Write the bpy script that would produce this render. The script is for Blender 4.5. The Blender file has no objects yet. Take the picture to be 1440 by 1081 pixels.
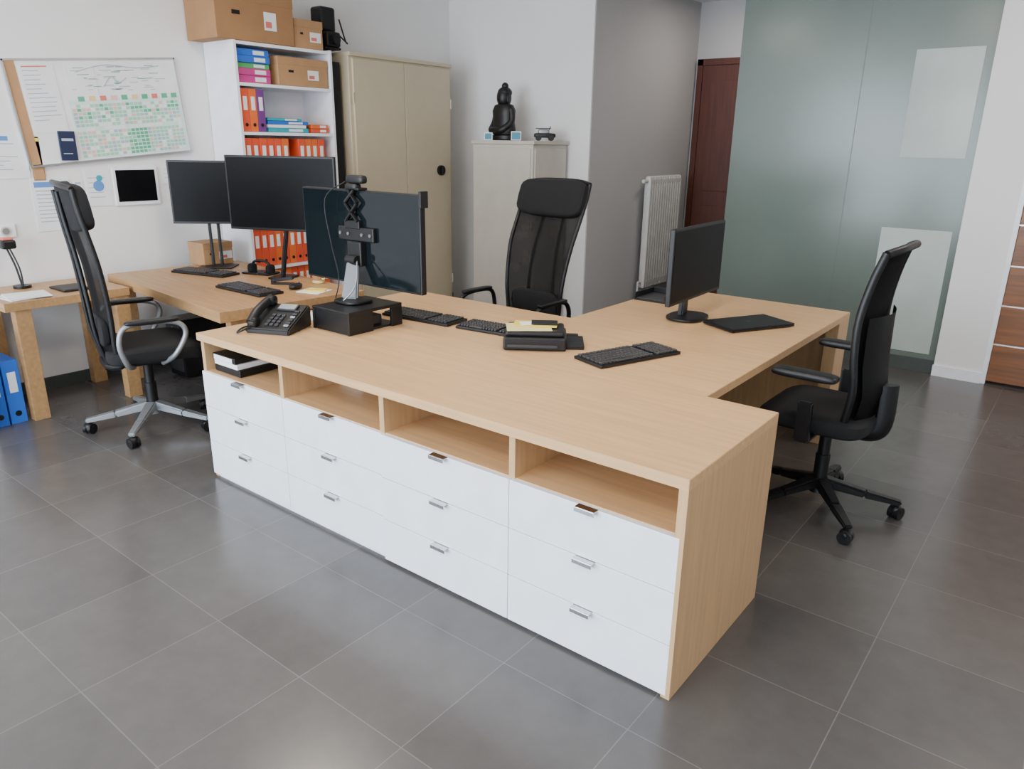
import bpy, bmesh, math, random
from mathutils import Matrix, Vector, Euler
random.seed(7)
PI=math.pi
# ------------------------------------------------------------------ materials
def mat(name,col,rough=.5,metal=0,noise=0,nscale=8,bump=0,bscale=200,spec=.5,coat=0,emis=0,stretch=None):
    m=bpy.data.materials.new(name);m.use_nodes=True
    nt=m.node_tree;b=nt.nodes['Principled BSDF']
    b.inputs['Base Color'].default_value=(*col,1);b.inputs['Roughness'].default_value=rough
    b.inputs['Metallic'].default_value=metal;b.inputs['Specular IOR Level'].default_value=spec
    b.inputs['Coat Weight'].default_value=coat
    if emis:
        b.inputs['Emission Color'].default_value=(*col,1);b.inputs['Emission Strength'].default_value=emis
    tc=nt.nodes.new('ShaderNodeTexCoord');src=tc.outputs['Object']
    if stretch:
        mp=nt.nodes.new('ShaderNodeMapping');mp.inputs['Scale'].default_value=stretch
        nt.links.new(src,mp.inputs['Vector']);src=mp.outputs['Vector']
    n=nt.nodes.new('ShaderNodeTexNoise');n.inputs['Scale'].default_value=nscale;n.inputs['Detail'].default_value=4
    nt.links.new(src,n.inputs['Vector'])
    r=nt.nodes.new('ShaderNodeValToRGB')
    k=noise if noise else .04
    r.color_ramp.elements[0].position=.3;r.color_ramp.elements[1].position=.7
    r.color_ramp.elements[0].color=(*[c*(1-k) for c in col],1);r.color_ramp.elements[1].color=(*[min(1,c*(1+k)) for c in col],1)
    nt.links.new(n.outputs['Fac'],r.inputs['Fac']);nt.links.new(r.outputs['Color'],b.inputs['Base Color'])
    if bump:
        n2=nt.nodes.new('ShaderNodeTexNoise');n2.inputs['Scale'].default_value=bscale
        nt.links.new(tc.outputs['Object'],n2.inputs['Vector'])
        bp=nt.nodes.new('ShaderNodeBump');bp.inputs['Strength'].default_value=bump;bp.inputs['Distance'].default_value=.002
        nt.links.new(n2.outputs['Fac'],bp.inputs['Height']);nt.links.new(bp.outputs['Normal'],b.inputs['Normal'])
    return m
WOODX=mat('maple_laminate',(.63,.39,.19),.38,noise=.10,nscale=5,stretch=(.6,9,9))
WOODY=mat('maple_laminate_cross',(.56,.35,.175),.38,noise=.10,nscale=5,stretch=(9,9,.6))
WOODD=mat('oak_laminate',(.43,.245,.105),.42,noise=.14,nscale=5,stretch=(.6,9,9))
WHITE=mat('white_lacquer',(.86,.88,.93),.28)
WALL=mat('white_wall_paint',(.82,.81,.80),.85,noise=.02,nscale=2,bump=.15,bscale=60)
WALLSHADE=mat('shaded_wall_paint',(.48,.47,.47),.85,noise=.02,nscale=2,bump=.15,bscale=60)  # wall paint darkened, shade put into the colour
CEIL=mat('ceiling_paint',(.82,.82,.82),.9)
BLACK=mat('black_plastic',(.006,.006,.007),.42,spec=.42)
BLACKG=mat('black_gloss_panel',(.006,.010,.012),.08,spec=.30)
SCREEN=mat('matte_screen',(.004,.004,.005),.38,spec=.10)
KEY=mat('keycap_black',(.030,.030,.033),.38)
FABRIC=mat('black_fabric',(.006,.006,.007),.9,bump=.6,bscale=500)
GREYM=mat('grey_cast_aluminium',(.34,.36,.38),.45,metal=.7)
STAND=mat('satin_grey_stand',(.16,.17,.18),.5,metal=.3)
CHROME=mat('brushed_metal',(.62,.63,.64),.25,metal=1)
BEIGE=mat('beige_steel',(.56,.48,.34),.5,noise=.02)
CREAM=mat('cream_steel',(.58,.54,.47),.55)
CARD=mat('cardboard',(.34,.18,.08),.85,noise=.08,nscale=6)
CARD2=mat('cardboard_light',(.44,.25,.12),.85,noise=.08)
PAPER=mat('paper',(.82,.83,.85),.8)
REDB=mat('red_binder',(.72,.09,.032),.5)
ORB=mat('orange_binder',(.76,.15,.03),.5)
PURB=mat('purple_binder',(.16,.04,.22),.5)
BLUB=mat('blue_binder',(.02,.14,.60),.45)
TEAL=mat('teal_folder',(.02,.35,.42),.5)
GRNB=mat('green_folder',(.08,.4,.12),.5)
PINKB=mat('magenta_folder',(.55,.05,.25),.5)
NAVY=mat('navy_card',(.01,.02,.06),.5)
YEL=mat('yellow_card',(.80,.62,.10),.6)
YEL2=mat('pale_yellow_card',(.75,.66,.30),.6)
REDDOOR=mat('mahogany_door',(.085,.022,.013),.4,noise=.2,nscale=4,stretch=(9,9,.6))
BROWN=mat('walnut_slat',(.20,.075,.024),.35,noise=.25,nscale=4,stretch=(.6,9,9))
RAD=mat('radiator_enamel',(.68,.67,.64),.4)
PIC=mat('picture_blue',(.05,.25,.35),.5)
STONE=mat('black_stone',(.006,.006,.006),.45,noise=.3,nscale=30,bump=.4,bscale=90)
DARKBASE=mat('dark_skirting',(.06,.075,.07),.5)
GREENC=mat('chart_green',(.08,.42,.24),.7);GREENL=mat('chart_pale_green',(.34,.62,.46),.7)
PINKC=mat('chart_pink',(.80,.48,.44),.7);YELC=mat('chart_yellow',(.8,.6,.25),.7);GREYC=mat('chart_grey',(.40,.46,.54),.7)
CHARTBG=mat('chart_paper',(.62,.80,.73),.8)
REDC=mat('chart_red',(.7,.18,.13),.7);BLUEC=mat('chart_blue',(.1,.25,.6),.7)
PANELGLOW=mat('added_panel_glow',(1,.95,.88),.5,emis=4)  # glow of the added, unseen ceiling panels
LIGHTPATCH=mat('painted_light_patch',(.43,.49,.46),.4,noise=.16,nscale=1.5)  # window light on the glass, put into a paler colour
def meshmat():
    m=bpy.data.materials.new('chair_mesh');m.use_nodes=True;nt=m.node_tree
    b=nt.nodes['Principled BSDF'];b.inputs['Base Color'].default_value=(.008,.008,.009,1);b.inputs['Roughness'].default_value=.85
    t=nt.nodes.new('ShaderNodeBsdfTransparent');mx=nt.nodes.new('ShaderNodeMixShader')
    tc=nt.nodes.new('ShaderNodeTexCoord');w=nt.nodes.new('ShaderNodeTexNoise');w.inputs['Scale'].default_value=5;w.inputs['Detail'].default_value=1
    nt.links.new(tc.outputs['Object'],w.inputs['Vector'])
    mr=nt.nodes.new('ShaderNodeMapRange');mr.inputs['To Min'].default_value=.02;mr.inputs['To Max'].default_value=.13
    nt.links.new(w.outputs['Fac'],mr.inputs['Value']);nt.links.new(mr.outputs['Result'],mx.inputs[0])
    nt.links.new(b.outputs[0],mx.inputs[1]);nt.links.new(t.outputs[0],mx.inputs[2]);nt.links.new(mx.outputs[0],nt.nodes['Material Output'].inputs[0]);return m
MESH=meshmat()
def floormat():
    m=bpy.data.materials.new('grey_porcelain_tiles');m.use_nodes=True;nt=m.node_tree;L=nt.links
    b=nt.nodes['Principled BSDF'];tc=nt.nodes.new('ShaderNodeTexCoord')
    mp=nt.nodes.new('ShaderNodeMapping');mp.inputs['Location'].default_value=(.5,.2,0)
    L.new(tc.outputs['Object'],mp.inputs['Vector'])
    br=nt.nodes.new('ShaderNodeTexBrick');br.offset=0;br.inputs['Scale'].default_value=1
    br.inputs['Brick Width'].default_value=.46;br.inputs['Row Height'].default_value=.46;br.inputs['Mortar Size'].default_value=.0019
    br.inputs['Mortar Smooth'].default_value=.1;br.inputs['Bias'].default_value=0
    br.inputs['Color1'].default_value=(.080,.074,.070,1);br.inputs['Color2'].default_value=(.098,.091,.086,1);br.inputs['Mortar'].default_value=(.145,.136,.128,1)
    L.new(mp.outputs[0],br.inputs['Vector'])
    n=nt.nodes.new('ShaderNodeTexNoise');n.inputs['Scale'].default_value=9;n.inputs['Detail'].default_value=10;n.inputs['Roughness'].default_value=.65
    L.new(tc.outputs['Object'],n.inputs['Vector'])
    mr=nt.nodes.new('ShaderNodeMapRange');mr.inputs['To Min'].default_value=.78;mr.inputs['To Max'].default_value=1.22;L.new(n.outputs['Fac'],mr.inputs['Value'])
    mx=nt.nodes.new('ShaderNodeMix');mx.data_type='RGBA';mx.blend_type='MULTIPLY';mx.inputs[0].default_value=1
    L.new(br.outputs['Color'],mx.inputs[6]);L.new(mr.outputs['Result'],mx.inputs[7]);L.new(mx.outputs[2],b.inputs['Base Color'])
    b.inputs['Roughness'].default_value=.235;b.inputs['Specular IOR Level'].default_value=.5
    bp=nt.nodes.new('ShaderNodeBump');bp.invert=True;bp.inputs['Strength'].default_value=.4;bp.inputs['Distance'].default_value=.002
    L.new(br.outputs['Fac'],bp.inputs['Height']);L.new(bp.outputs[0],b.inputs['Normal']);return m
FLOOR=floormat()
def glassmat():
    m=mat('green_frosted_glass',(.170,.215,.190),.21,noise=.08,nscale=1.2)
    nt=m.node_tree;b=nt.nodes['Principled BSDF'];t=nt.nodes.new('ShaderNodeBsdfTransparent');t.inputs[0].default_value=(.8,.9,.86,1)
    mx=nt.nodes.new('ShaderNodeMixShader');mx.inputs[0].default_value=.10
    nt.links.new(b.outputs[0],mx.inputs[1]);nt.links.new(t.outputs[0],mx.inputs[2]);nt.links.new(mx.outputs[0],nt.nodes['Material Output'].inputs[0]);return m
GLASS=glassmat()
GSEAM=mat('glass_joint',(.10,.13,.115),.4)
# ------------------------------------------------------------------ builder
class B:
    def __init__(s,name,loc=(0,0,0),rz=0):
        s.name=name;s.me=bpy.data.meshes.new(name);s.bm=bmesh.new();s.mats=[];s.M=Matrix.Translation(loc)@Matrix.Rotation(rz,4,'Z')
    def mi(s,m):
        if m not in s.mats:s.mats.append(m)
        return s.mats.index(m)
    def add(s,t,m,smooth=False,T=None):
        i=s.mi(m);mp={}
        for v in t.verts: mp[v]=s.bm.verts.new(T@v.co if T else v.co)
        for f in t.faces:
            try:
                nf=s.bm.faces.new([mp[v] for v in f.verts]);nf.material_index=i;nf.smooth=smooth
            except ValueError: pass
        t.free()
    def box(s,lo,hi,m,bev=0,rot=None,seg=2):
        lo=Vector(lo);hi=Vector(hi);c=(lo+hi)/2;d=hi-lo
        t=bmesh.new();bmesh.ops.create_cube(t,size=1)
        for v in t.verts: v.co=Vector((v.co.x*d.x,v.co.y*d.y,v.co.z*d.z))
        if bev: bmesh.ops.bevel(t,geom=t.edges[:],offset=min(bev,min(abs(x) for x in d)*.45),segments=seg,affect='EDGES',profile=.5)
        T=Matrix.Translation(c)
        if rot: T=T@Euler(rot).to_matrix().to_4x4()
        s.add(t,m,False,T)
    def cyl(s,p1,p2,r1,m,r2=None,seg=20,caps=True):
        p1=Vector(p1);p2=Vector(p2);d=p2-p1;r2=r1 if r2 is None else r2
        t=bmesh.new();bmesh.ops.create_cone(t,cap_ends=caps,segments=seg,radius1=r1,radius2=r2,depth=d.length)
        T=Matrix.Translation((p1+p2)/2)@d.to_track_quat('Z','Y').to_matrix().to_4x4()
        s.add(t,m,True,T)
    def sell(s,c,size,m,e1=.35,e2=.35,rot=None,nu=28,nv=14,fn=None):
        t=bmesh.new();f=lambda w,e:math.copysign(abs(w)**e,w)
        rows=[]
        for j in range(nv+1):
            ph=-PI/2+PI*j/nv;row=[]
            for i in range(nu):
                th=2*PI*i/nu
                p=Vector((size[0]/2*f(math.cos(ph),e1)*f(math.cos(th),e2),size[1]/2*f(math.cos(ph),e1)*f(math.sin(th),e2),size[2]/2*f(math.sin(ph),e1)))
                if fn:p=fn(p)
                row.append(t.verts.new(p))
            rows.append(row)
        for j in range(nv):
            for i in range(nu):
                t.faces.new([rows[j][i],rows[j][(i+1)%nu],rows[j+1][(i+1)%nu],rows[j+1][i]])
        bmesh.ops.remove_doubles(t,verts=t.verts[:],dist=1e-5)
        T=Matrix.Translation(c)
        if rot: T=T@Euler(rot).to_matrix().to_4x4()
        s.add(t,m,True,T)
    def tube(s,pts,r,m,closed=False,sub=6,seg=10,flat=1.0):
        P=[Vector(p) for p in pts];n=len(P);Q=[]
        rng=range(n if closed else n-1)
        for i in rng:
            a=P[(i-1)%n] if closed or i>0 else P[0]; b_=P[i];c=P[(i+1)%n];d=P[(i+2)%n] if closed or i+2<n else P[-1]
            for k in range(sub):
                t=k/sub;Q.append(.5*((2*b_)+(c-a)*t+(2*a-5*b_+4*c-d)*t*t+(3*b_-a-3*c+d)*t**3))
        if not closed:Q.append(P[-1])
        t=bmesh.new();N=len(Q);rings=[];up=None
        for i,q in enumerate(Q):
            if closed: d=(Q[(i+1)%N]-Q[i-1])
            else: d=Q[min(i+1,N-1)]-Q[max(i-1,0)]
            d.normalize()
            if up is None: up=d.orthogonal().normalized()
            up=(up-d*up.dot(d)).normalized();sd=d.cross(up)
            rings.append([t.verts.new(q+(up*math.cos(2*PI*k/seg)+sd*math.sin(2*PI*k/seg)*flat)*r) for k in range(seg)])
        for i in range(N if closed else N-1):
            A=rings[i];C=rings[(i+1)%N]
            for k in range(seg): t.faces.new([A[k],A[(k+1)%seg],C[(k+1)%seg],C[k]])
        if not closed: t.faces.new(rings[0][::-1]);t.faces.new(rings[-1])
        s.add(t,m,True)
    def beam(s,p1,p2,w1,h1,w2,h2,m):
        p1=Vector(p1);p2=Vector(p2);d=(p2-p1).normalized();sd=d.cross(Vector((0,0,1))).normalized();up=sd.cross(d)
        t=bmesh.new();R=[]
        for p,w,h in((p1,w1,h1),(p2,w2,h2)):
            R.append([t.verts.new(p+sd*w/2*a+up*h/2*b) for a,b in((-1,-1),(1,-1),(1,1),(-1,1))])
        t.faces.new(R[0][::-1]);t.faces.new(R[1])
        for k in range(4): t.faces.new([R[0][k],R[0][(k+1)%4],R[1][(k+1)%4],R[1][k]])
        bmesh.ops.bevel(t,geom=t.edges[:],offset=min(w1,h1,w2,h2)*.25,segments=2,affect='EDGES')
        s.add(t,m,True)
    def sheet(s,fn,nu,nv,m,th):
        t=bmesh.new();g=[[t.verts.new(fn(i/nu,j/nv)) for i in range(nu+1)] for j in range(nv+1)]
        for j in range(nv):
            for i in range(nu): t.faces.new([g[j][i],g[j][i+1],g[j+1][i+1],g[j+1][i]])
        bmesh.ops.solidify(t,geom=t.faces[:],thickness=th);s.add(t,m,True)
    def prism(s,poly,z0,z1,m,bev=0):
        t=bmesh.new();vs=[t.verts.new((x,y,z0)) for x,y in poly];f=t.faces.new(vs)
        r=bmesh.ops.extrude_face_region(t,geom=[f])
        for v in r['geom']:
            if isinstance(v,bmesh.types.BMVert): v.co.z=z1
        bmesh.ops.recalc_face_normals(t,faces=t.faces[:])
        if bev: bmesh.ops.bevel(t,geom=t.edges[:],offset=bev,segments=2,affect='EDGES')
        s.add(t,m)
    def lathe(s,c,prof,m,seg=28,sx=1,sy=1):
        t=bmesh.new();R=[[t.verts.new((max(r,1e-4)*math.cos(2*PI*k/seg)*sx,max(r,1e-4)*math.sin(2*PI*k/seg)*sy,z)) for k in range(seg)] for r,z in prof]
        for a,b_ in zip(R,R[1:]):
            for k in range(seg): t.faces.new([a[k],a[(k+1)%seg],b_[(k+1)%seg],b_[k]])
        t.faces.new(R[0][::-1]);t.faces.new(R[-1]);s.add(t,m,True,Matrix.Translation(c))
    def build(s):
        bmesh.ops.recalc_face_normals(s.bm,faces=s.bm.faces[:])
        s.bm.to_mesh(s.me);s.bm.free()
        for m in s.mats:s.me.materials.append(m)
        o=bpy.data.objects.new(s.name,s.me);o.matrix_world=s.M;bpy.context.collection.objects.link(o)
        if any(p.use_smooth for p in s.me.polygons):
            es=o.modifiers.new('es','EDGE_SPLIT');es.split_angle=math.radians(40)
        return o
def slab(name,lo,hi,m,bev=0):
    b=B(name,((lo[0]+hi[0])/2,(lo[1]+hi[1])/2,(lo[2]+hi[2])/2));h=[(hi[i]-lo[i])/2 for i in range(3)]
    b.box([-x for x in h],h,m,bev);return b.build()
# ------------------------------------------------------------------ room
CH=3.0
f=B('floor');f.box((-4.7,-5.1,-.1),(3.6,6.15,0),FLOOR);f.build()
slab('ceiling',(-4.7,-5.1,CH),(3.6,6.15,CH+.1),CEIL)
slab('wall_left',(-4.7,-5.1,0),(-4.6,4.05,CH),WALL)
slab('wall_column',(-4.7,4.05,0),(-2.95,6.15,CH),WALLSHADE)
slab('wall_column_lit_skin',(-4.6,4.03,0),(-2.95,4.05,CH),WALL)  # lighter skin painting the lit side of the column
slab('wall_far',(-2.95,6.05,0),(3.6,6.15,CH),WALLSHADE)
slab('wall_right',(3.5,-5.1,0),(3.6,6.05,CH),WALL)
w=B('wall_back');
w.box((-.04,4.36,0),(.27,4.5,CH),WALL);w.box((1.2,4.36,0),(3.5,4.5,CH),WALL);w.box((.27,4.36,2.25),(1.2,4.5,CH),WALL)
w.build()
w=B('wall_front')
w.box((-4.6,-5.1,0),(3.5,-5,.25),WALL);w.box((-4.6,-5.1,2.75),(3.5,-5,CH),WALL)
for x0,x1 in((-4.6,-4.2),(-2.1,-1.9),(.2,.4),(2.9,3.5)): w.box((x0,-5.1,.25),(x1,-5,2.75),WALL)
w.build()
for i,(x0,x1) in enumerate(((-4.2,-2.1),(-1.9,.2),(.4,2.9))):
    w=B(f'window_{i+1}')
    for a,b_ in(((x0,-5.08,.25),(x0+.06,-5.02,2.75)),((x1-.06,-5.08,.25),(x1,-5.02,2.75)),((x0,-5.08,.25),(x1,-5.02,.31)),((x0,-5.08,2.69),(x1,-5.02,2.75))): w.box(a,b_,GREYM)
    w.build()
slab('baseboard_back',(-.045,4.345,0),(.27,4.36,.08),WHITE)
slab('baseboard_left',(-4.6,-5,0),(-4.585,4.03,.08),DARKBASE)
# glass partition
g=B('glass_partition');
g.box((-1.80,4.40,.10),(-.858,4.414,CH),GLASS);g.box((-.855,4.40,.10),(-.045,4.414,CH),GLASS)
g.box((-1.80,4.39,0),(-.045,4.425,.10),DARKBASE);g.box((-.859,4.3995,.1),(-.854,4.415,CH),GSEAM)
g.box((-.56,4.3975,.14),(-.09,4.3995,1.05),LIGHTPATCH,.001);g.box((-.52,4.3975,1.55),(-.10,4.3995,2.27),LIGHTPATCH,.001)  # two pale panes painted in as window light on the glass
g.build()
# doors
d=B('door_1');d.box((-2.85,6.0,0),(-1.95,6.045,2.4),REDDOOR,.004)
d.box((-2.91,5.99,0),(-2.85,6.05,2.46),REDDOOR);d.box((-1.95,5.99,0),(-1.89,6.05,2.46),REDDOOR);d.box((-2.91,5.99,2.4),(-1.89,6.05,2.46),REDDOOR)
d.box((-2.75,5.995,.2),(-2.05,6.0,1.0),REDDOOR,.003);d.box((-2.75,5.995,1.15),(-2.05,6.0,2.25),REDDOOR,.003)
d.cyl((-2.05,6.0,1.05),(-2.05,5.94,1.05),.012,CHROME);d.cyl((-2.05,5.94,1.05),(-2.17,5.94,1.05),.01,CHROME);d.build()
d=B('door_2')
for i in range(8):
    z=.02+i*.278;d.box((.30,4.38,z),(1.17,4.42,z+.268),BROWN,.003);d.box((.30,4.385,z+.268),(1.17,4.415,z+.278),CHROME)
d.box((.27,4.36,0),(.30,4.44,2.25),WHITE);d.box((1.17,4.36,0),(1.2,4.44,2.25),WHITE)
d.cyl((1.08,4.38,1.05),(1.08,4.32,1.05),.012,CHROME);d.cyl((1.08,4.32,1.05),(.95,4.32,1.05),.01,CHROME);d.build()
# radiator
r=B('radiator')
for i in range(14):
    y=5.03+i*.05;r.sell((-2.875,y,.76),(.07,.042,1.12),RAD,.25,.5,nu=12,nv=8)
r.box((-2.905,5.02,1.24),(-2.845,5.70,1.29),RAD,.01);r.box((-2.905,5.02,.24),(-2.845,5.70,.29),RAD,.01)
for z in(.4,1.1):
    for y in(5.1,5.6): r.box((-2.949,y,z),(-2.90,y+.03,z+.03),RAD)
r.cyl((-2.88,5.0,.27),(-2.88,4.95,.27),.012,RAD);r.cyl((-2.88,4.95,0),(-2.88,4.95,.27),.01,RAD)
r.cyl((-2.88,5.02,1.27),(-2.88,4.93,1.27),.018,RAD);r.build()
# ------------------------------------------------------------------ reception desk
TZ=.74;TB=.705
D=B('reception_desk')
D.prism([(.0,-.02),(.0,.686),(-.265,.686),(-.265,2.589),(-1.359,2.589),(-1.359,1.426),(-2.52,1.426),(-2.52,-.02)],TB,TZ,WOODX,.0015)
D.box((-.03,-.018,0),(0,.686,TB),WOODY,.001)
D.box((-2.52,0,0),(-2.495,.66,TB),WOODY)
for x in(-1.89,-1.26,-.63): D.box((x-.0125,-.005,.03),(x+.0125,.66,TB),WOODY)
D.box((-2.495,.64,.03),(-.03,.66,TB),WOODX)
D.box((-2.495,.0,.535),(-.03,.64,.555),WOODX)
D.box((-2.495,.004,.0),(-1.27,.62,.03),WHITE)
D.box((-1.25,.0,.0),(-.03,.62,.012),WHITE)
xs=[-2.52,-1.89,-1.26,-.63,-.012]
for i in range(4):
    yo=-.018 if i>=2 else -.009
    zb=.010 if i>=2 else .016
    dh=(.553-zb)/3
    for k in range(3):
        z=zb+k*dh
        D.box((xs[i]+.0015,yo-.002,z+.0012),(xs[i+1]-.0015,yo+.018,z+dh-.0012),WHITE,.0015)
        xm=(xs[i]+xs[i+1])/2
        D.box((xm-.036,yo-.024,z+dh-.004),(xm+.036,yo+.004,z+dh-.0005),CHROME,.001)
        D.box((xm-.036,yo-.026,z+dh-.016),(xm+.036,yo-.023,z+dh-.001),CHROME,.001)
D.box((-1.359,2.555,0),(-.265,2.589,TB),WOODY,.001)
D.box((-.33,2.40,0),(-.265,2.555,TB),WOODY,.001)
D.box((-1.359,1.43,0),(-1.33,1.55,TB),WOODY);D.box((-2.52,1.30,0),(-2.49,1.426,TB),WOODY);D.box((-.295,.67,0),(-.265,.686,TB),WOODY)
D.build()
b=B('lever_arch_files',(-2.36,.2,.556))
b.box((-.11,-.17,0),(.10,.12,.035),BLACK,.004);b.box((-.10,-.175,.036),(.09,.10,.06),PAPER,.002);b.box((-.105,-.18,.061),(.08,.11,.09),BLACK,.004)
b.box((-.09,-.182,.064),(.06,-.18,.086),PAPER);b.build()
b=B('paper_stack',(-1.80,.42,.556));b.box((-.07,-.12,0),(.07,.12,.02),PAPER,.001);b.box((-.065,-.12,.021),(.07,.12,.03),CREAM,.001,rot=(0,0,.05));b.box((-.07,-.12,.032),(.06,.12,.05),PAPER,.001,rot=(0,0,-.03));b.build()
# left desk
D=B('wooden_desk',(-3.588,.838,0),math.radians(-5.7))
D.box((-.81,-.47,.68),(.81,.45,.74),WOODD,.002)
for x in(-.80,.70):
    for y in(-.36,.36): D.box((x,y-.03,0),(x+.06,y+.03,.68),WOODD,.002)
D.box((-.74,.36,.45),(.70,.38,.68),WOODD)
D.box((-.80,-.33,.62),(-.74,.33,.68),WOODD);D.box((.70,-.33,.62),(.76,.33,.68),WOODD);D.build()
D=B('side_table',(-4.28,.04,0))
D.box((-.30,-.36,.665),(.28,.34,.715),WOODD,.002)
for x in(-.29,.20):
    for y in(-.31,.25): D.box((x,y,0),(x+.07,y+.085,.665),WOODD,.002)
D.box((-.29,-.30,.60),(-.25,.33,.66),WOODD);D.build()
# ------------------------------------------------------------------ bookshelf
S=B('bookcase',(-4.6,1.42,0))
SD=.38;SW=.85;ST=2.27
S.box((0.005,0,0),(SD,.022,ST),WHITE,.001);S.box((0.005,SW-.022,0),(SD,SW,ST),WHITE,.001);S.box((.005,.022,0),(.015,SW-.022,ST),WHITE)
lev=[.06,.36,.67,.99,1.32,1.65,1.98,2.25]
for z in lev: S.box((.015,.022,z-.01),(SD-.003,SW-.022,z+.012),WHITE,.001)
S.box((.02,.022,0),(.35,SW-.022,.05),WHITE);S.build()
def binder(b,x,y,z,w,h,dp,m,flat=False):
    if not flat:
        b.box((x-dp,y,z),(x,y+w,z+h),m,.003);b.box((x-.001,y+w*.25,z+h*.5),(x+.0015,y+w*.75,z+h*.82),PAPER)
        b.cyl((x-.004,y+w/2,z+h*.16),(x+.002,y+w/2,z+h*.16),w*.2,BLACK,seg=12)
    else:
        b.box((x-dp,y,z),(x,y+h,z+w),m,.003);b.box((x-.001,y+h*.5,z+w*.2),(x+.0015,y+h*.85,z+w*.8),PAPER)
b=B('binders');X0=-4.24
z=1.994
for w_,m_ in((.05,PINKB),(.045,PINKB),(.035,GRNB),(.045,BLUB),(.045,BLUB)):
    binder(b,X0-random.uniform(0,.02),1.46,z,w_,.26,.26,m_,True);z+=w_+.001
y=1.455;z=1.664
for m_ in(REDB,ORB,PURB): binder(b,X0,y,z,.062,.29,.27,m_);y+=.064
z=1.664
for w_,m_,l in((.03,TEAL,.36),(.022,PAPER,.34),(.025,BLUB,.36),(.02,TEAL,.30)):
    binder(b,X0-.01,1.67,z,w_,l,.26,m_,True);z+=w_+.001
binder(b,X0-.01,2.06,1.664,.03,.16,.26,REDB,True);binder(b,X0-.01,2.06,1.696,.03,.16,.26,ORB,True)
for z,rng in((1.334,(1.455,1.84)),(1.334,(1.92,2.22)),(1.004,(1.46,2.18)),(.684,(1.455,2.05)),(.374,(1.455,2.2)),(.075,(1.455,1.9))):
    y=rng[0]
    while y+.062<rng[1]:
        binder(b,X0-random.uniform(0,.01),y,z,.06,.285,.27,random.choice((REDB,REDB,ORB)));y+=.063
b.build()
def carton(name,lo,hi,m):
    b=B(name,((lo[0]+hi[0])/2,(lo[1]+hi[1])/2,lo[2]));hx=(hi[0]-lo[0])/2;hy=(hi[1]-lo[1])/2;h=hi[2]-lo[2]
    b.box((-hx,-hy,0),(hx,hy,h),m,.004);b.box((-hx-.002,-hy-.002,h*.74),(hx+.002,hy+.002,h+.003),m,.003)
    b.box((hx+.002,-.03+hy*.3,h*.25),(hx+.004,.07+hy*.3,h*.6),PAPER);b.box((hx+.004,-.02+hy*.3,h*.3),(hx+.005,.03+hy*.3,h*.42),REDC)
    b.box((-hx,-.03,h+.003),(hx,.03,h+.0045),CARD2);b.box((hx+.002,-hy*.6,h*.48),(hx+.0035,-hy*.4,h*.56),BLACK,.001);b.build()
carton('cardboard_box',(-4.59,1.30,2.264),(-4.215,1.93,2.60),CARD)
carton('cardboard_box',(-4.58,1.95,2.264),(-4.24,2.21,2.46),CARD2)
carton('cardboard_box',(-4.54,1.78,1.994),(-4.235,2.23,2.19),CARD2)
carton('cardboard_box',(-4.44,1.04,.742),(-4.24,1.27,.90),CARD2)
b=B('projector_stand',(-4.42,2.34,0))
for a in range(3):
    t=a*2*PI/3;b.tube([(.05*math.cos(t),.05*math.sin(t),0),(.03*math.cos(t),.03*math.sin(t),1.2),(.0,.0,2.1)],.014,BLACK)
b.cyl((0,0,.9),(0,0,2.25),.03,BLACK);b.box((-.12,-.06,2.29),(.12,.10,2.31),BLACK,.01);b.box((-.11,-.05,2.31),(.13,.09,2.42),BLACK,.015);b.cyl((0,0,2.2),(0,0,2.3),.03,BLACK)
b.cyl((.13,.02,2.36),(.17,.02,2.36),.035,BLACK);b.box((-.05,-.06,2.42),(.08,.09,2.6),BLACK,.02);b.box((.12,-.055,.1),(.14,.055,2.2),BLACK,.004)  # flat black board put in for the dark of the gap
b.tube([(.1,.1,2.4),(.19,.1,2.34),(.18,.09,2.36),(.2,.02,2.5)],.006,BLACK);b.build()
b=B('metal_storage_cabinet',(-4.6,2.43,0));W_=1.19
b.box((.01,0,0),(.38,W_,2.27),BEIGE,.004);b.box((.01,-.003,2.25),(.402,W_+.005,2.28),BEIGE,.004)
b.box((.38,.03,.08),(.40,W_/2-.003,2.235),BEIGE,.004);b.box((.38,W_/2+.003,.08),(.40,W_-.03,2.235),BEIGE,.004)
b.cyl((.40,W_-.17,1.36),(.425,W_-.17,1.36),.045,BLACK);b.box((.425,W_-.178,1.32),(.435,W_-.162,1.40),BLACK,.003)
for z in(.3,1.9): b.cyl((.40,.02,z),(.40,.02,z+.08),.008,BEIGE);b.cyl((.40,W_-.02,z),(.40,W_-.02,z+.08),.008,BEIGE)
b.build()
b=B('filing_cupboard',(-3.84,3.5,0))
b.box((0,0,0),(.67,.5,1.60),CREAM,.004);b.box((-.01,-.015,1.60),(.69,.51,1.63),CREAM,.003)
b.box((.02,-.012,.06),(.65,0,1.57),CREAM,.003);b.box((.67,.02,.06),(.682,.48,1.57),CREAM,.003)
b.box((.60,-.022,.95),(.62,-.012,1.05),CHROME,.003);b.build()
CT=1.631
b=B('buddha_statue',(-3.65,3.70,CT),math.radians(-15))
b.lathe((0,0,0),[(.11,0),(.13,.01),(.13,.04),(.10,.05)],STONE,sx=1,sy=.75)
b.lathe((0,0,.05),[(.125,0),(.14,.04),(.125,.10),(.13,.16),(.135,.20),(.11,.245),(.05,.265),(.042,.285)],STONE,sx=.95,sy=.65)
b.sell((0,0,.36),(.125,.13,.155),STONE,.85,.9);b.sell((0,.008,.40),(.13,.13,.10),STONE,1,1);b.sell((0,.01,.455),(.065,.06,.06),STONE,1,1)
b.sell((0,-.066,.355),(.02,.024,.035),STONE,1,1)
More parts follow.
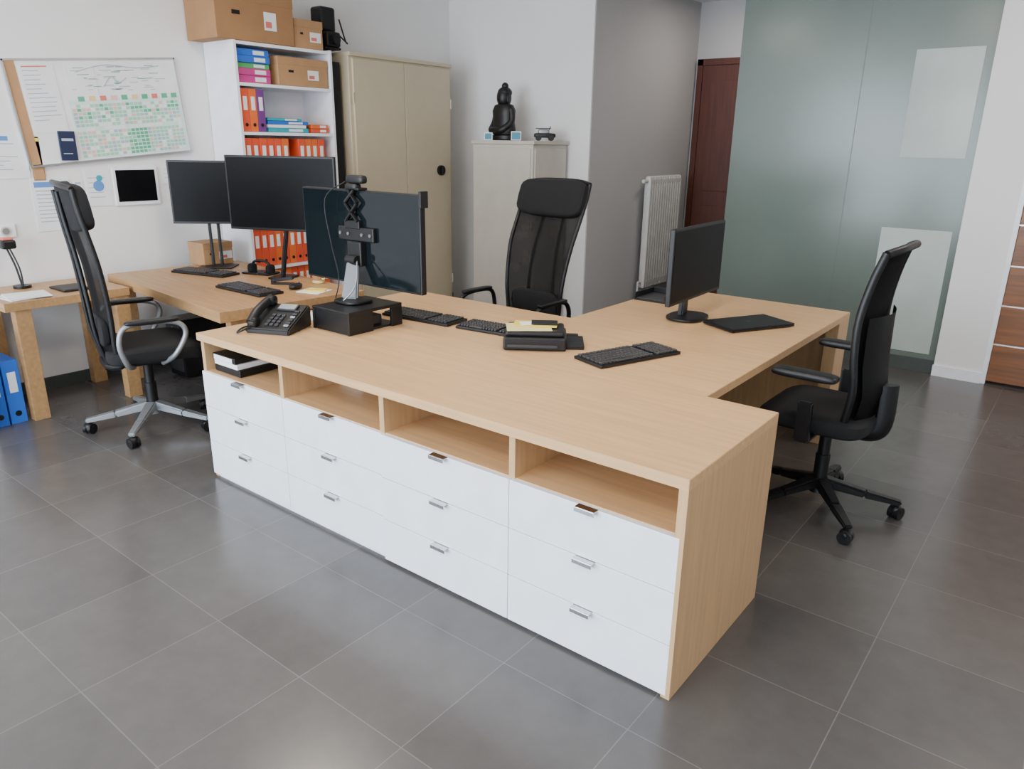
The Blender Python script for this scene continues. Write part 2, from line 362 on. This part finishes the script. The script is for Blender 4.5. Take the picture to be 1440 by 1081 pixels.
for s_ in(-1,1): b.sell((s_*.065,0,.35),(.016,.03,.085),STONE,1,1);b.tube([(s_*.11,0,.26),(s_*.125,-.01,.16),(s_*.08,-.08,.09),(0,-.095,.085)],.028,STONE)
b.build()
def frame(name,loc,rz,w,h,m):
    b=B(name,loc,rz);t=-.15;b.box((-w/2,-.006,0),(w/2,.006,h),WHITE,.003,rot=(t,0,0));b.box((-w/2+.008,-.009,.008),(w/2-.008,-.006,h-.008),m,rot=(t,0,0));b.box((-.01,.0,0),(.01,.04,.004),WHITE);b.beam((0,.04,.003),(0,.008,h*.7),.01,.004,.01,.004,WHITE);b.build()
frame('photo_frame',(-3.68,3.52,CT),math.radians(30),.075,.065,PIC);frame('photo_frame',(-3.40,3.56,CT),math.radians(30),.09,.075,PIC)
b=B('toy_car',(-3.24,3.76,CT),math.radians(40))
b.sell((0,0,.045),(.19,.08,.04),STONE,.4,.5);b.sell((-.01,0,.075),(.10,.065,.045),GREYM,.5,.5)
for x in(-.055,.055):
    for y in(-.035,.035): b.cyl((x,y-.006,.024),(x,y+.006,.024),.024,BLACK)
b.box((-.08,-.03,.10),(.05,.03,.106),STONE);b.cyl((.02,0,.06),(.05,0,.12),.004,BLACK);b.build()
# ------------------------------------------------------------------ wall items on left wall
WX=-4.598
b=B('whiteboard',(WX,.665,1.785))
b.M=b.M@Matrix.Rotation(math.radians(5.2),4,'X')
HW=.535
b.box((0,-HW,-.31),(.012,HW,.31),PAPER)
for lo,hi,m_ in(((0,-HW-.01,.30),(.02,HW+.01,.312),CHROME),((0,-HW-.01,-.315),(.03,HW+.01,-.303),CHROME),((0,HW,-.31),(.02,HW+.01,.31),CHROME),((0,-HW-.01,-.31),(.02,-HW,.31),CHROME),((.0125,-HW,-.3),(.014,-.475,.3),CARD2)): b.box(lo,hi,m_)
b.box((.013,-.46,-.12),(.0145,-.26,.27),PAPER);b.box((.013,-.20,.06),(.0145,-.02,.28),PAPER)
for i in range(12):
    zz=.24-i*.026;b.box((.0146,-.445,zz),(.0152,-.445+random.uniform(.08,.17),zz+.005),random.choice((GREYC,GREYC,PINKC)))
b.box((.0146,-.445,.262),(.0152,-.30,.270),REDC)
for i in range(46):
    yy=random.uniform(-.18,.40);zz=random.uniform(.10,.27);b.box((.0146,yy,zz),(.0152,yy+random.uniform(.02,.08),zz+.004),random.choice((GREYC,GREYC,GREENC)))
b.tube([(.0155,-.14,.23),(.0155,.05,.27),(.0155,.25,.25),(.0155,.42,.26)],.0022,GREYC,seg=6)
b.tube([(.0155,.02,.14),(.0155,.08,.20),(.0155,.12,.16),(.0155,.18,.19)],.0022,GREYC,seg=6)
b.box((.013,-.22,-.295),(.0140,.525,.065),CHARTBG)
cols=25
for c in range(cols):
    for r_ in range(14):
        y0=-.21+c*.029;z0=-.287+r_*.0235
        if r_==7: m_=random.choice((PAPER,CHARTBG))
        elif 10<c<16 and r_<7: m_=random.choice((GREENC,GREENC,GREENC,GREENL))
        elif c>=16 and r_<7: m_=random.choice((GREENL,PINKC,GREENL,PAPER,GREYC,GREENL))
        elif r_>9: m_=random.choice((GREENL,PINKC,GREENL,GREENC,GREYC,PAPER))
        else: m_=random.choice((GREENL,GREENL,PAPER,PINKC,GREYC,GREENL))
        b.box((.0141,y0,z0),(.0147,y0+.024,z0+.0175),m_)
for c,m_ in enumerate((GREENC,YELC,REDC,PINKC,GREENC,YELC,GREENC,REDC,GREENC,GREENC)): b.box((.0143,-.16+c*.070,.055),(.0155,-.12+c*.070,.085),m_)
b.build()
def sheet_on_wall(name,y0,z0,y1,z1,hd=None,lines=8,tilt=0):
    w=(y1-y0)/2;h=(z1-z0)/2
    b=B(name,(WX,(y0+y1)/2,(z0+z1)/2));b.M=b.M@Matrix.Rotation(tilt,4,'X')
    b.box((0,-w,-h),(.003,w,h),PAPER)
    if hd: b.box((.003,-w*.85,h*.65),(.0035,w*.6,h*.85),hd)
    for i in range(lines):
        z=h*.5-i*h*1.3/max(lines,1);b.box((.003,-w*.8,z),(.0035,-w*.8+w*random.uniform(.9,1.6),z+h*.04),GREYC)
    b.build()
sheet_on_wall('notice_sheet',.14,1.03,.37,1.36,BLUEC,9);sheet_on_wall('notice_sheet',.47,1.17,.63,1.41,None,5);sheet_on_wall('notice_sheet',-.3,1.36,.15,1.63,BLUEC,7)
sheet_on_wall('notice_sheet',.99,1.30,1.16,1.43,None,3);sheet_on_wall('notice_sheet',.40,1.19,.45,1.34,GREYC,2)
b=B('wall_sticker',(WX,.55,1.30));b.cyl((.0045,0,0),(.005,0,0),.035,BLUEC);b.cyl((.005,.01,.05),(.0055,.01,.05),.02,TEAL);b.build()
b=B('cork_strip',(WX,.20,1.48));b.box((0,-.03,-.13),(.012,.03,.13),CARD2,.002);b.box((.012,-.028,.10),(.0135,.028,.12),YEL,.001);b.box((0,-.034,-.134),(.008,.034,.134),CARD,.002);b.build()
b=B('wall_calendar',(WX,.39,1.555));b.box((0.016,-.05,-.09),(.03,.05,.09),NAVY,.003);b.box((.03,-.035,.03),(.031,.035,.045),GREYC);b.box((.03,-.035,-.05),(.031,.02,-.045),GREYC);b.box((0,-.02,-.02),(.016,.02,.02),NAVY);b.build()
b=B('framed_panel',(WX,.80,1.29));b.box((0,-.155,-.125),(.015,.155,.125),WHITE,.003);b.box((.015,-.135,-.10),(.018,.135,.11),SCREEN);b.build()
b=B('wall_socket',(WX,-.05,1.05));b.box((0,-.06,-.04),(.012,.06,.04),WHITE,.004);b.cyl((.012,0,0),(.02,0,0),.028,CREAM);b.cyl((.012,-.0,.0),(.022,0,0),.02,GREYM);b.build()
b=B('charging_dock',(-4.45,-.06,.717));b.cyl((0,0,0),(0,0,.015),.05,BLACK);b.tube([(0,0,.01),(-.02,-.01,.13),(-.05,-.03,.24)],.006,BLACK);b.tube([(.02,0,.01),(.01,.0,.12),(-.03,-.02,.24)],.005,BLACK);b.box((-.085,-.06,.235),(-.02,.02,.29),BLACK,.012);b.box((-.075,-.05,.29),(-.03,.01,.305),REDC,.004);b.build()
b=B('paper_sheets',(-4.14,-.16,.716));b.box((-.12,-.12,0),(.10,.10,.006),PAPER,.001,rot=(0,0,.1));b.box((-.1,-.10,.007),(.11,.12,.012),PAPER,.001,rot=(0,0,-.15));b.build()
b=B('tablet',(-4.2,.12,.716));b.box((-.12,-.08,0),(.10,.08,.012),BLACK,.004);b.box((-.11,-.07,.012),(.09,.07,.0135),SCREEN);b.build()
b=B('ring_binder',(-4.09,-.335,0),0);binder(b,.04,-.045,0,.085,.38,.28,BLUB);b.build()
b=B('ring_binder',(-4.10,-.425,0),0);binder(b,.05,-.045,0,.08,.36,.28,BLUB);b.build()
b=B('low_cupboard',(-4.26,-.90,0));b.box((-.29,-.42,.03),(.28,.42,.58),WHITE,.003);b.box((.28,-.41,.05),(.296,-.005,.56),WHITE,.002);b.box((.28,.005,.05),(.296,.41,.56),WHITE,.002);b.box((-.25,-.4,0),(.25,.4,.03),BLACK);b.box((-.29,-.425,.58),(.30,.425,.60),WHITE,.003);b.box((.296,-.06,.4),(.31,-.04,.5),CHROME);b.box((.296,.04,.4),(.31,.06,.5),CHROME);b.build()
# ------------------------------------------------------------------ chairs
def caster(b,x,y,ang,m=BLACK):
    c=Vector((x,y,0));t=Vector((-math.sin(ang),math.cos(ang),0))
    for s_ in(-1,1):
        a=c+t*.015*s_+Vector((0,0,.030));b.cyl(a-t*.010,a+t*.010,.030,m,seg=18)
    b.sell((x,y,.040),(.055,.055,.048),m,.8,.9,nu=14,nv=8);b.cyl((x,y,.05),(x,y,.085),.009,m)
def starbase(b,a0,m,R=.33):
    b.cyl((0,0,.085),(0,0,.15),.045,m,r2=.035);b.cyl((0,0,.13),(0,0,.40),.026,BLACK);b.cyl((0,0,.13),(0,0,.27),.032,BLACK)
    for k in range(5):
        a=a0+k*2*PI/5;c,s_=math.cos(a),math.sin(a)
        b.beam((.02*c,.02*s_,.135),(.6*R*c,.6*R*s_,.10),.06,.05,.048,.034,m);b.beam((.59*R*c,.59*R*s_,.101),((R+.015)*c,(R+.015)*s_,.078),.048,.034,.036,.022,m)
        caster(b,R*c,R*s_,a+.9)
def lerp(a,b_,t): return a+(b_-a)*t
def highback(name,loc,rz,a0,basem,lean=1.0,armm=None,sw=1.0):
    armm=armm or basem
    b=B(name,loc,rz);starbase(b,a0,basem,.34)
    b.box((-.10,-.14,.395),(.10,.12,.43),BLACK,.01)
    def bend(p):
        q=p.copy();q.z+=-.35*max(0,p.y-.15)**1.2+.06*(p.x**2)*4;return q
    b.sell((0,.03,.47),(.53,.50,.10),FABRIC,.45,.35,fn=bend)
    K=[(.42,-.17),(.55,-.225),(.75,-.225),(.95,-.27),(1.15,-.36),(1.30,-.43),(1.40,-.46)]
    K=[(z,-.20+(y+.20)*lean) for z,y in K]
    def yz(z):
        for (z0,y0),(z1,y1) in zip(K,K[1:]):
            if z<=z1:
                t=(z-z0)/(z1-z0);return lerp(y0,y1,t*t*(3-2*t)*.4+t*.6)
        return K[-1][1]
    def hw(z): return (.205+.05*min(1,max(0,(z-.45)/.6)))*sw
    def back(u,v):
        z=.44+v*.92;x=(u*2-1)*hw(z);return Vector((x,yz(z)+.05*(abs(u*2-1))**2*1.0-.015,z))
    b.sheet(back,14,24,MESH,.006)
    for s_ in(-1,1):
        b.tube([(s_*hw(z),yz(z)+.03,z) for z in(.44,.55,.7,.85,1.0,1.15,1.28,1.37)],.013,BLACK,sub=4)
        b.tube([(s_*.09,yz(.44)-.01,.40),(s_*.10,yz(.6)-.035,.6),(s_*.10,yz(.8)-.045,.8),(s_*.09,yz(1.0)-.04,1.0),(s_*.08,yz(1.2)-.03,1.2),(s_*.08,yz(1.35)-.02,1.35)],.011,BLACK,sub=4)
    b.tube([(-hw(1.37),yz(1.37)+.03,1.37),(-.13,yz(1.38)-.01,1.385),(.13,yz(1.38)-.01,1.385),(hw(1.37),yz(1.37)+.03,1.37)],.014,BLACK)
    b.tube([(-hw(.44),yz(.44)+.03,.44),(-.1,yz(.44)-.02,.42),(.1,yz(.44)-.02,.42),(hw(.44),yz(.44)+.03,.44)],.016,BLACK)
    b.sell((0,yz(.66)+.0,.62),(.40,.05,.16),FABRIC,.5,.4)
    def hb(p):
        q=p.copy();q.y+=.5*p.x*p.x;return q
    b.sell((0,yz(1.27)+.022,1.27),(.53*sw,.085,.235),FABRIC,.4,.35,rot=(math.radians(20)*lean,0,0),fn=hb)
    b.box((-.03,-.22,.38),(.03,-.02,.41),BLACK,.008)
    for s_ in(-1,1):
        b.tube([(s_*.20,-.10,.425),(s_*.29,-.14,.46),(s_*.315,-.17,.58),(s_*.315,-.13,.672),(s_*.315,.02,.685),(s_*.315,.13,.665),(s_*.315,.16,.60),(s_*.30,.10,.49),(s_*.20,.05,.425)],.014,armm,sub=6)
        b.sell((s_*.315,-.0,.69),(.055,.27,.028),BLACK,.6,.5)
    return b.build()
highback('high_back_chair',(-3.41,.15,0),math.radians(74-90),math.radians(-46+16),GREYM,lean=.38,sw=1.05)
highback('high_back_chair',(-2.10,1.88,0),math.radians(-93-90),math.radians(10),GREYM,lean=1.0,armm=BLACK)
def taskchair(name,loc,rz,a0):
    b=B(name,loc,rz);starbase(b,a0,BLACK,.34)
    b.box((-.11,-.14,.40),(.11,.12,.435),BLACK,.012)
    def bend(p):
        q=p.copy();q.z+=-.3*max(0,p.y-.15)**1.2;return q
    b.sell((0,.03,.475),(.50,.47,.09),FABRIC,.45,.35,fn=bend);b.sell((0,.03,.45),(.46,.43,.05),BLACK,.4,.35)
    K=[(.46,-.140),(.62,-.170),(.75,-.155),(.95,-.150),(1.10,-.172),(1.26,-.215)]
    def yz(z):
        for (z0,y0),(z1,y1) in zip(K,K[1:]):
            if z<=z1: return lerp(y0,y1,(z-z0)/(z1-z0))
        return K[-1][1]
    def hw(z): return .20+.03*math.sin(min(1,max(0,(z-.5)/.7))*PI)
    def back(u,v):
        z=.48+v*.75;x=(u*2-1)*hw(z);return Vector((x,yz(z)+.045*(abs(u*2-1))**2,z))
    b.sheet(back,12,20,FABRIC,.026)
    def back2(u,v):
        z=.46+v*.50;x=(u*2-1)*hw(z)*.85;return Vector((x,yz(z)-.04+.045*(abs(u*2-1))**2,z))
    b.sheet(back2,10,12,BLACK,.022)
    for s_ in(-1,1): b.tube([(s_*hw(z),yz(z)+.035,z) for z in(.48,.65,.8,.95,1.1,1.225)],.016,BLACK,sub=4)
    b.tube([(-hw(1.23),yz(1.23)+.035,1.22),(-.1,yz(1.23)-.005,1.238),(.1,yz(1.23)-.005,1.238),(hw(1.23),yz(1.23)+.035,1.22)],.017,BLACK)
    b.tube([(0,-.05,.41),(0,-.18,.41),(0,-.225,.47),(0,-.225,.65)],.026,BLACK,flat=1.6)
    for s_ in(-1,1):
        b.beam((s_*.12,.02,.425),(s_*.30,.02,.425),.07,.02,.06,.02,BLACK);b.beam((s_*.305,.02,.42),(s_*.31,.02,.60),.065,.035,.06,.03,BLACK)
        b.beam((s_*.31,.02,.58),(s_*.31,.02,.70),.045,.022,.045,.022,BLACK);b.sell((s_*.31,.04,.715),(.085,.27,.035),BLACK,.5,.4)
    return b.build()
taskchair('office_chair',(-.055,1.60,0),math.radians(179-90),math.radians(19-89))
# ------------------------------------------------------------------ desk things
def keyboard(loc,deg,L=.44,W=.15):
    b=B('keyboard',loc,math.radians(deg))
    b.box((-L/2,-W/2,0),(L/2,W/2,.014),BLACK,.004)
    n=21;px=(L-.02)/n;py=(W-.022)/6
    for r_ in range(6):
        for c in range(n):
            if c in(14,) : continue
            if r_==0 and 3<c<9:
                if c==4: b.box((-L/2+.01+px*4,-W/2+.01,.014),(-L/2+.01+px*9-.004,-W/2+.01+py-.004,.022),KEY,.002,seg=1)
                continue
            x=-L/2+.01+c*px;y=-W/2+.01+r_*py+(.003 if r_==5 else 0);b.box((x,y,.014),(x+px-.0045,y+py-.0045,.023),KEY,.0015,seg=1)
    for s_ in(-1,1): b.box((s_*L*.4-.01,W/2-.02,-.0),(s_*L*.4+.01,W/2-.01,.002),BLACK)
    return b.build()
keyboard((-.755,.965,.741),71,.45,.185);keyboard((-1.93,.91,.741),4,.44,.17);keyboard((-1.49,.95,.741),6,.36,.16)
keyboard((-3.98,.89,.741),14,.46,.16);keyboard((-3.24,.74,.741),0,.46,.17)
b=B('closed_laptop',(-.58,1.89,.741),math.radians(62));b.box((-.20,-.115,.003),(.20,.115,.012),BLACK,.004);b.box((-.20,-.115,.0125),(.20,.115,.020),BLACK,.004);b.box((-.18,.10,.008),(.18,.118,.018),KEY,.003);b.cyl((0,0,.02),(0,0,.0205),.012,KEY)
for x in(-.18,.18):
    for y in(-.1,.1): b.cyl((x,y,0),(x,y,.004),.008,KEY)
b.build()
def mouse(loc,rz=0):
    b=B('computer_mouse',loc,rz);b.sell((0,0,.017),(.062,.108,.034),BLACK,.7,.8);b.box((-.002,.01,.030),(.002,.045,.036),KEY);b.cyl((-.004,.03,.033),(.004,.03,.033),.007,GREYM);b.build()
mouse((-3.08,.96,.741),.4)
def monitor(loc,deg,w,h,zb,back=False,scr=SCREEN,standm=BLACK,base='oval'):
    b=B('monitor',loc,math.radians(deg))
    b.box((-w/2,-.018,zb),(w/2,.008,zb+h),BLACK,.004);b.box((-w/2+.012,-.0195,zb+.016),(w/2-.012,-.0175,zb+h-.012),scr)
    b.sell((0,.02,zb+h/2),(w*.8,.06,h*.75),BLACK,.35,.35)
    if base=='oval':
        b.sell((0,.02,.010),(.26,.20,.02),BLACK,.5,.8);b.beam((0,.05,.01),(0,.04,zb+h*.4),.07,.03,.05,.025,standm)
    elif base=='flat':
        b.box((-.12,-.03,0),(.12,.16,.01),BLACK,.003);b.beam((-.03,.07,.01),(-.03,.06,zb+h*.4),.02,.02,.02,.02,standm);b.beam((.03,.07,.01),(.03,.06,zb+h*.4),.02,.02,.02,.02,standm)
    elif base=='arm':
        b.box((-.14,-.02,0),(-.00,.14,.012),BLACK,.004);b.beam((-.07,.05,.01),(.0,.05,zb+h*.25),.03,.025,.03,.02,standm)
    return b
monitor((-4.12,1.05,.741),42,.49,.42,.31,base='flat').build()
monitor((-3.37,1.12,.741),24,.76,.46,.315,base='arm').build()
monitor((-.87,1.83,.741),92,.65,.375,.115).build()
# large monitor, rear glossy panel seen by visitors
b=B('large_monitor',(-2.15,.70,.852),0);w=.86;h=.465;zb=.066
b.box((-w/2,-.012,zb),(w/2,.022,zb+h),BLACK,.005);b.box((-w/2+.008,-.014,zb+.01),(w/2-.008,-.0125,zb+h-.008),BLACKG,.001);b.box((-w/2+.01,.022,zb+.01),(w/2-.01,.024,zb+h-.01),SCREEN)
b.box((-.13,-.035,zb+.22),(.13,-.013,zb+.29),BLACK,.006)
for x in(-.11,-.05,.05,.11): b.cyl((x,-.042,zb+.255),(x,-.034,zb+.255),.008,STAND,seg=12)
b.box((-.05,-.05,zb+.10),(.05,-.012,zb+.22),BLACK,.006)
b.beam((.03,-.115,.012),(.0,-.055,zb+.13),.085,.03,.06,.03,STAND);b.sell((.05,-.11,.008),(.17,.16,.016),BLACK,.4,.6);b.cyl((-.035,-.06,zb+.13),(.035,-.06,zb+.13),.024,BLACK)
zt=zb+h;xc=-.02
b.box((xc-.05,-.03,zt-.0),(xc+.05,.03,zt+.012),BLACK,.003)
b.beam((xc-.045,-.035,zt-.15),(xc+.045,-.035,zt-.06),.022,.014,.022,.014,BLACK);b.beam((xc+.045,-.035,zt-.15),(xc-.045,-.035,zt-.06),.022,.014,.022,.014,BLACK)
b.beam((xc-.045,-.035,zt-.06),(xc+.02,-.03,zt+.0),.022,.014,.022,.014,BLACK);b.beam((xc+.045,-.035,zt-.06),(xc-.02,-.03,zt+.0),.022,.014,.022,.014,BLACK);b.box((xc-.055,-.04,zt-.185),(xc+.055,-.012,zt-.145),BLACK,.004)
b.cyl((xc,0,zt+.01),(xc,0,zt+.035),.012,BLACK);b.sell((xc,.005,zt+.05),(.13,.05,.042),BLACK,.5,.6);b.cyl((xc,.02,zt+.05),(xc,.038,zt+.05),.016,BLACKG);b.sell((xc-.01,-.01,zt+.015),(.09,.05,.03),BLACK,.5,.6)
b.box((w/2-.003,-.02,zb+h-.06),(w/2+.012,.03,zb+h+.015),BLACK,.003)
b.tube([(xc-.05,-.02,zt+.04),(-.20,-.05,zt-.05),(-.16,-.06,zb+.2),(-.04,-.12,zb+.05),(-.05,-.14,.01)],.003,BLACK);b.tube([(.02,-.05,zb+.15),(.08,-.12,zb+.02),(.04,-.17,.01)],.004,GREYM)
b.build()
b=B('monitor_riser',(-2.05,.575,.741))
b.box((-.14,-.17,.094),(.13,.17,.110),BLACK,.003);b.box((-.14,-.17,0),(-.125,.17,.095),BLACK,.002);b.box((.115,-.17,0),(.13,-.02,.095),BLACK,.002);b.box((.115,.10,0),(.13,.17,.095),BLACK,.002);b.box((-.125,-.165,0),(.115,-.15,.095),BLACK,.002);b.box((-.125,-.15,.0),(.115,.15,.012),BLACK,.002);b.box((-.05,-.1,.013),(.08,.08,.06),KEY,.004)
b.build()
b=B('desk_phone',(-2.29,.275,.741),math.radians(24))
prof=[(-.11,0),(.11,0),(.11,.10),(.09,.105),(-.11,.025)]
t=bmesh.new();vs=[t.verts.new((-.11,y,z)) for y,z in prof];fc=t.faces.new(vs);r_=bmesh.ops.extrude_face_region(t,geom=[fc])
for v in r_['geom']:
    if isinstance(v,bmesh.types.BMVert): v.co.x=.12
bmesh.ops.bevel(t,geom=t.edges[:],offset=.006,segments=2,affect='EDGES');b.add(t,BLACK)
sl=math.atan2(.08,.20)
def onp(x,y): return (x,y,.028+(y+.11)*.40)
for i in range(4):
    for j in range(3):
        x,y,z=onp(-.01+j*.026,-.08+i*.024);b.box((x-.009,y-.008,z-.002),(x+.009,y+.008,z+.006),KEY,.002,rot=(sl,0,0))
for j in range(6):
    x,y,z=onp(.092,-.08+j*.022);b.box((x-.012,y-.007,z-.002),(x+.012,y+.007,z+.005),GREYM if j%3==0 else KEY,.002,rot=(sl,0,0))
x,y,z=onp(.03,.055);b.box((x-.05,y-.025,z-.003),(x+.05,y+.025,z+.008),KEY,.003,rot=(sl,0,0));b.box((x-.044,y-.02,z+.004),(x+.044,y+.02,z+.010),GREYM,.002,rot=(sl,0,0))
b.tube([(-.075,-.11,.05),(-.078,-.05,.087),(-.078,.03,.115),(-.075,.09,.13)],.019,BLACK,flat=1.2);b.sell((-.075,-.085,.05),(.055,.06,.05),BLACK,.6,.7);b.sell((-.075,.08,.12),(.055,.06,.05),BLACK,.6,.7)
b.tube([(-.08,-.11,.03),(-.13,-.14,.006),(-.16,-.06,.006),(-.15,.05,.006),(-.08,.10,.01)],.004,BLACK);b.build()
b=B('label_printer',(-1.17,.85,.741),math.radians(35))
b.box((-.14,-.10,0),(.14,.11,.06),BLACK,.008);b.box((-.13,-.09,.06),(.13,.10,.085),BLACK,.01);b.box((-.12,-.112,.018),(.10,-.10,.03),KEY);b.box((.14,-.06,.0),(.22,.12,.02),BLACK,.004);b.box((.0,.11,0),(.20,.16,.022),BLACK,.006)
b.box((-.13,-.085,.086),(.07,.06,.089),YEL2,.001,rot=(0,0,.1));b.box((-.10,-.02,.090),(.10,.085,.093),YEL,.001,rot=(0,0,-.1));b.box((-.07,-.0,.094),(.03,.06,.096),PAPER,.0005,rot=(0,0,.2));b.box((-.02,.0,.094),(.10,.08,.10),BLACK,.002)
b.build()
b=B('notepad',(-2.35,.60,.741),.3);b.box((-.11,-.12,0),(.10,.12,.004),PAPER,.001);b.box((-.10,-.10,.004),(.10,.11,.007),PAPER,.001,rot=(0,0,.15));b.build()
b=B('notepad',(-2.93,.98,.741),.3);b.box((-.08,-.07,0),(.08,.08,.004),PAPER,.001);b.box((-.05,-.03,.004),(.07,.05,.012),YEL,.001,rot=(0,0,.4));b.build()
b=B('paper_tray',(-1.25,2.20,.741),0);b.box((-.10,-.12,0),(.10,.12,.008),BLACK,.002)
for lo,hi in(((-.10,-.12,0),(-.092,.12,.045)),((.092,-.12,0),(.10,.12,.045)),((-.10,.112,0),(.10,.12,.045))): b.box(lo,hi,BLACK,.002)
b.box((-.09,-.11,.008),(.09,.10,.014),KEY,.001);b.build()
b=B('coffee_mug',(-3.14,1.18,.741));b.lathe((0,0,0),[(.034,0),(.038,.004),(.038,.12),(.034,.12),(.033,.008)],YEL2);b.tube([(.036,0,.085),(.062,0,.08),(.062,0,.035),(.036,0,.03)],.005,YEL2);b.lathe((0,0,.02),[(.0385,0),(.0385,.04)],CARD);b.build()
b=B('headset',(-3.70,1.14,.741),.3);b.box((-.12,-.06,0),(.1,.07,.012),BLACK,.004);b.tube([(-.07,0,.03),(-.06,0,.075),(0,0,.09),(.06,0,.075),(.07,0,.03)],.009,BLACK);b.sell((-.075,0,.035),(.045,.07,.065),FABRIC,.6,.7);b.sell((.075,0,.035),(.045,.07,.065),FABRIC,.6,.7);b.tube([(.08,0,.02),(.07,-.06,.02),(.03,-.08,.018)],.003,BLACK);b.build()
b=B('desk_stapler',(-3.27,1.0,.741),.6);b.box((-.07,-.018,0),(.07,.018,.01),BLACK,.003);b.beam((-.065,0,.02),(.07,0,.042),.03,.015,.034,.022,BLACK);b.box((-.07,-.016,.008),(-.045,.016,.03),BLACK,.003);b.build()
b=B('computer_tower',(-4.2,.95,0));b.box((-.10,-.22,.01),(.10,.22,.42),BLACK,.006);b.box((-.09,-.225,.05),(.09,-.22,.40),KEY,.002);b.cyl((0,-.222,.36),(0,-.23,.36),.01,GREYM);b.build()
b=B('cable_bundle',(-3.55,.6,0))
for i in range(6): b.tube([(random.uniform(-.3,.3),.55,.62),(random.uniform(-.3,.3),.45,.35+random.uniform(-.1,.1)),(random.uniform(-.3,.4),.35,.45),(random.uniform(-.2,.4),.5,.02)],.007,BLACK)
b.build()
# unseen ceiling panels, added as warm fill light
for i,(x,y) in enumerate(((-2.8,.6),(-.6,.6),(-2.8,-2.2),(-.6,-2.2),(1.6,-.8),(1.0,3.0))):
    b=B('added_ceiling_panel',(x,y,CH));b.box((-.3,-.3,-.03),(.3,.3,0),WHITE,.003);b.box((-.28,-.28,-.033),(.28,.28,-.03),PANELGLOW);b.build()
    l=bpy.data.lights.new('ceiling_fill','AREA');l.shape='SQUARE';l.size=.56;l.energy=27 if i<4 else 20;l.color=(1,.87,.73)
    o=bpy.data.objects.new(f'ceiling_fill_area',l);o.location=(x,y,CH-.04);bpy.context.collection.objects.link(o)
b=B('added_ceiling_panel',(-2.0,5.3,CH));b.box((-.2,-.2,-.03),(.2,.2,0),WHITE,.003);b.box((-.18,-.18,-.033),(.18,.18,-.03),PANELGLOW);b.build()  # unseen panel added to brighten the passage
l=bpy.data.lights.new('ceiling_fill','AREA');l.size=.36;l.energy=12;l.color=(1,.9,.8);o=bpy.data.objects.new('ceiling_fill_area',l);o.location=(-2.0,5.3,CH-.04);bpy.context.collection.objects.link(o)
for x0,x1,e in((-4.2,-2.1,235),(-1.9,.2,200),(.4,2.9,95)):
    l=bpy.data.lights.new('window_daylight','AREA');l.shape='RECTANGLE';l.size=x1-x0-.1;l.size_y=2.4;l.energy=e;l.color=(.79,.885,1)
    o=bpy.data.objects.new('window_daylight',l);o.location=((x0+x1)/2,-4.95,1.5);o.rotation_euler=(math.radians(90),0,0);bpy.context.collection.objects.link(o)
wd=bpy.data.worlds.new('world');bpy.context.scene.world=wd;wd.use_nodes=True
bg=wd.node_tree.nodes['Background'];sky=wd.node_tree.nodes.new('ShaderNodeTexSky');sky.sky_type='NISHITA';sky.sun_disc=False;sky.sun_elevation=math.radians(35)
wd.node_tree.links.new(sky.outputs[0],bg.inputs[0]);bg.inputs[1].default_value=.25
# ------------------------------------------------------------------ camera
F=1045.95;C=(.7551,-1.7923,1.6153);yaw,pi_,ro=2.2317,-.3146,.0144
fv=Vector((math.cos(yaw)*math.cos(pi_),math.sin(yaw)*math.cos(pi_),math.sin(pi_)))
rv=Vector((math.sin(yaw),-math.cos(yaw),0));uv=rv.cross(fv)
R_=rv*math.cos(ro)+uv*math.sin(ro);U_=-rv*math.sin(ro)+uv*math.cos(ro)
cam=bpy.data.cameras.new('camera');cam.sensor_width=36;cam.sensor_fit='HORIZONTAL';cam.lens=F*36/1440;cam.clip_start=.05
co=bpy.data.objects.new('camera',cam);bpy.context.collection.objects.link(co)
Mx=Matrix((R_,U_,-fv)).transposed().to_4x4();Mx.translation=Vector(C);co.matrix_world=Mx
bpy.context.scene.camera=co
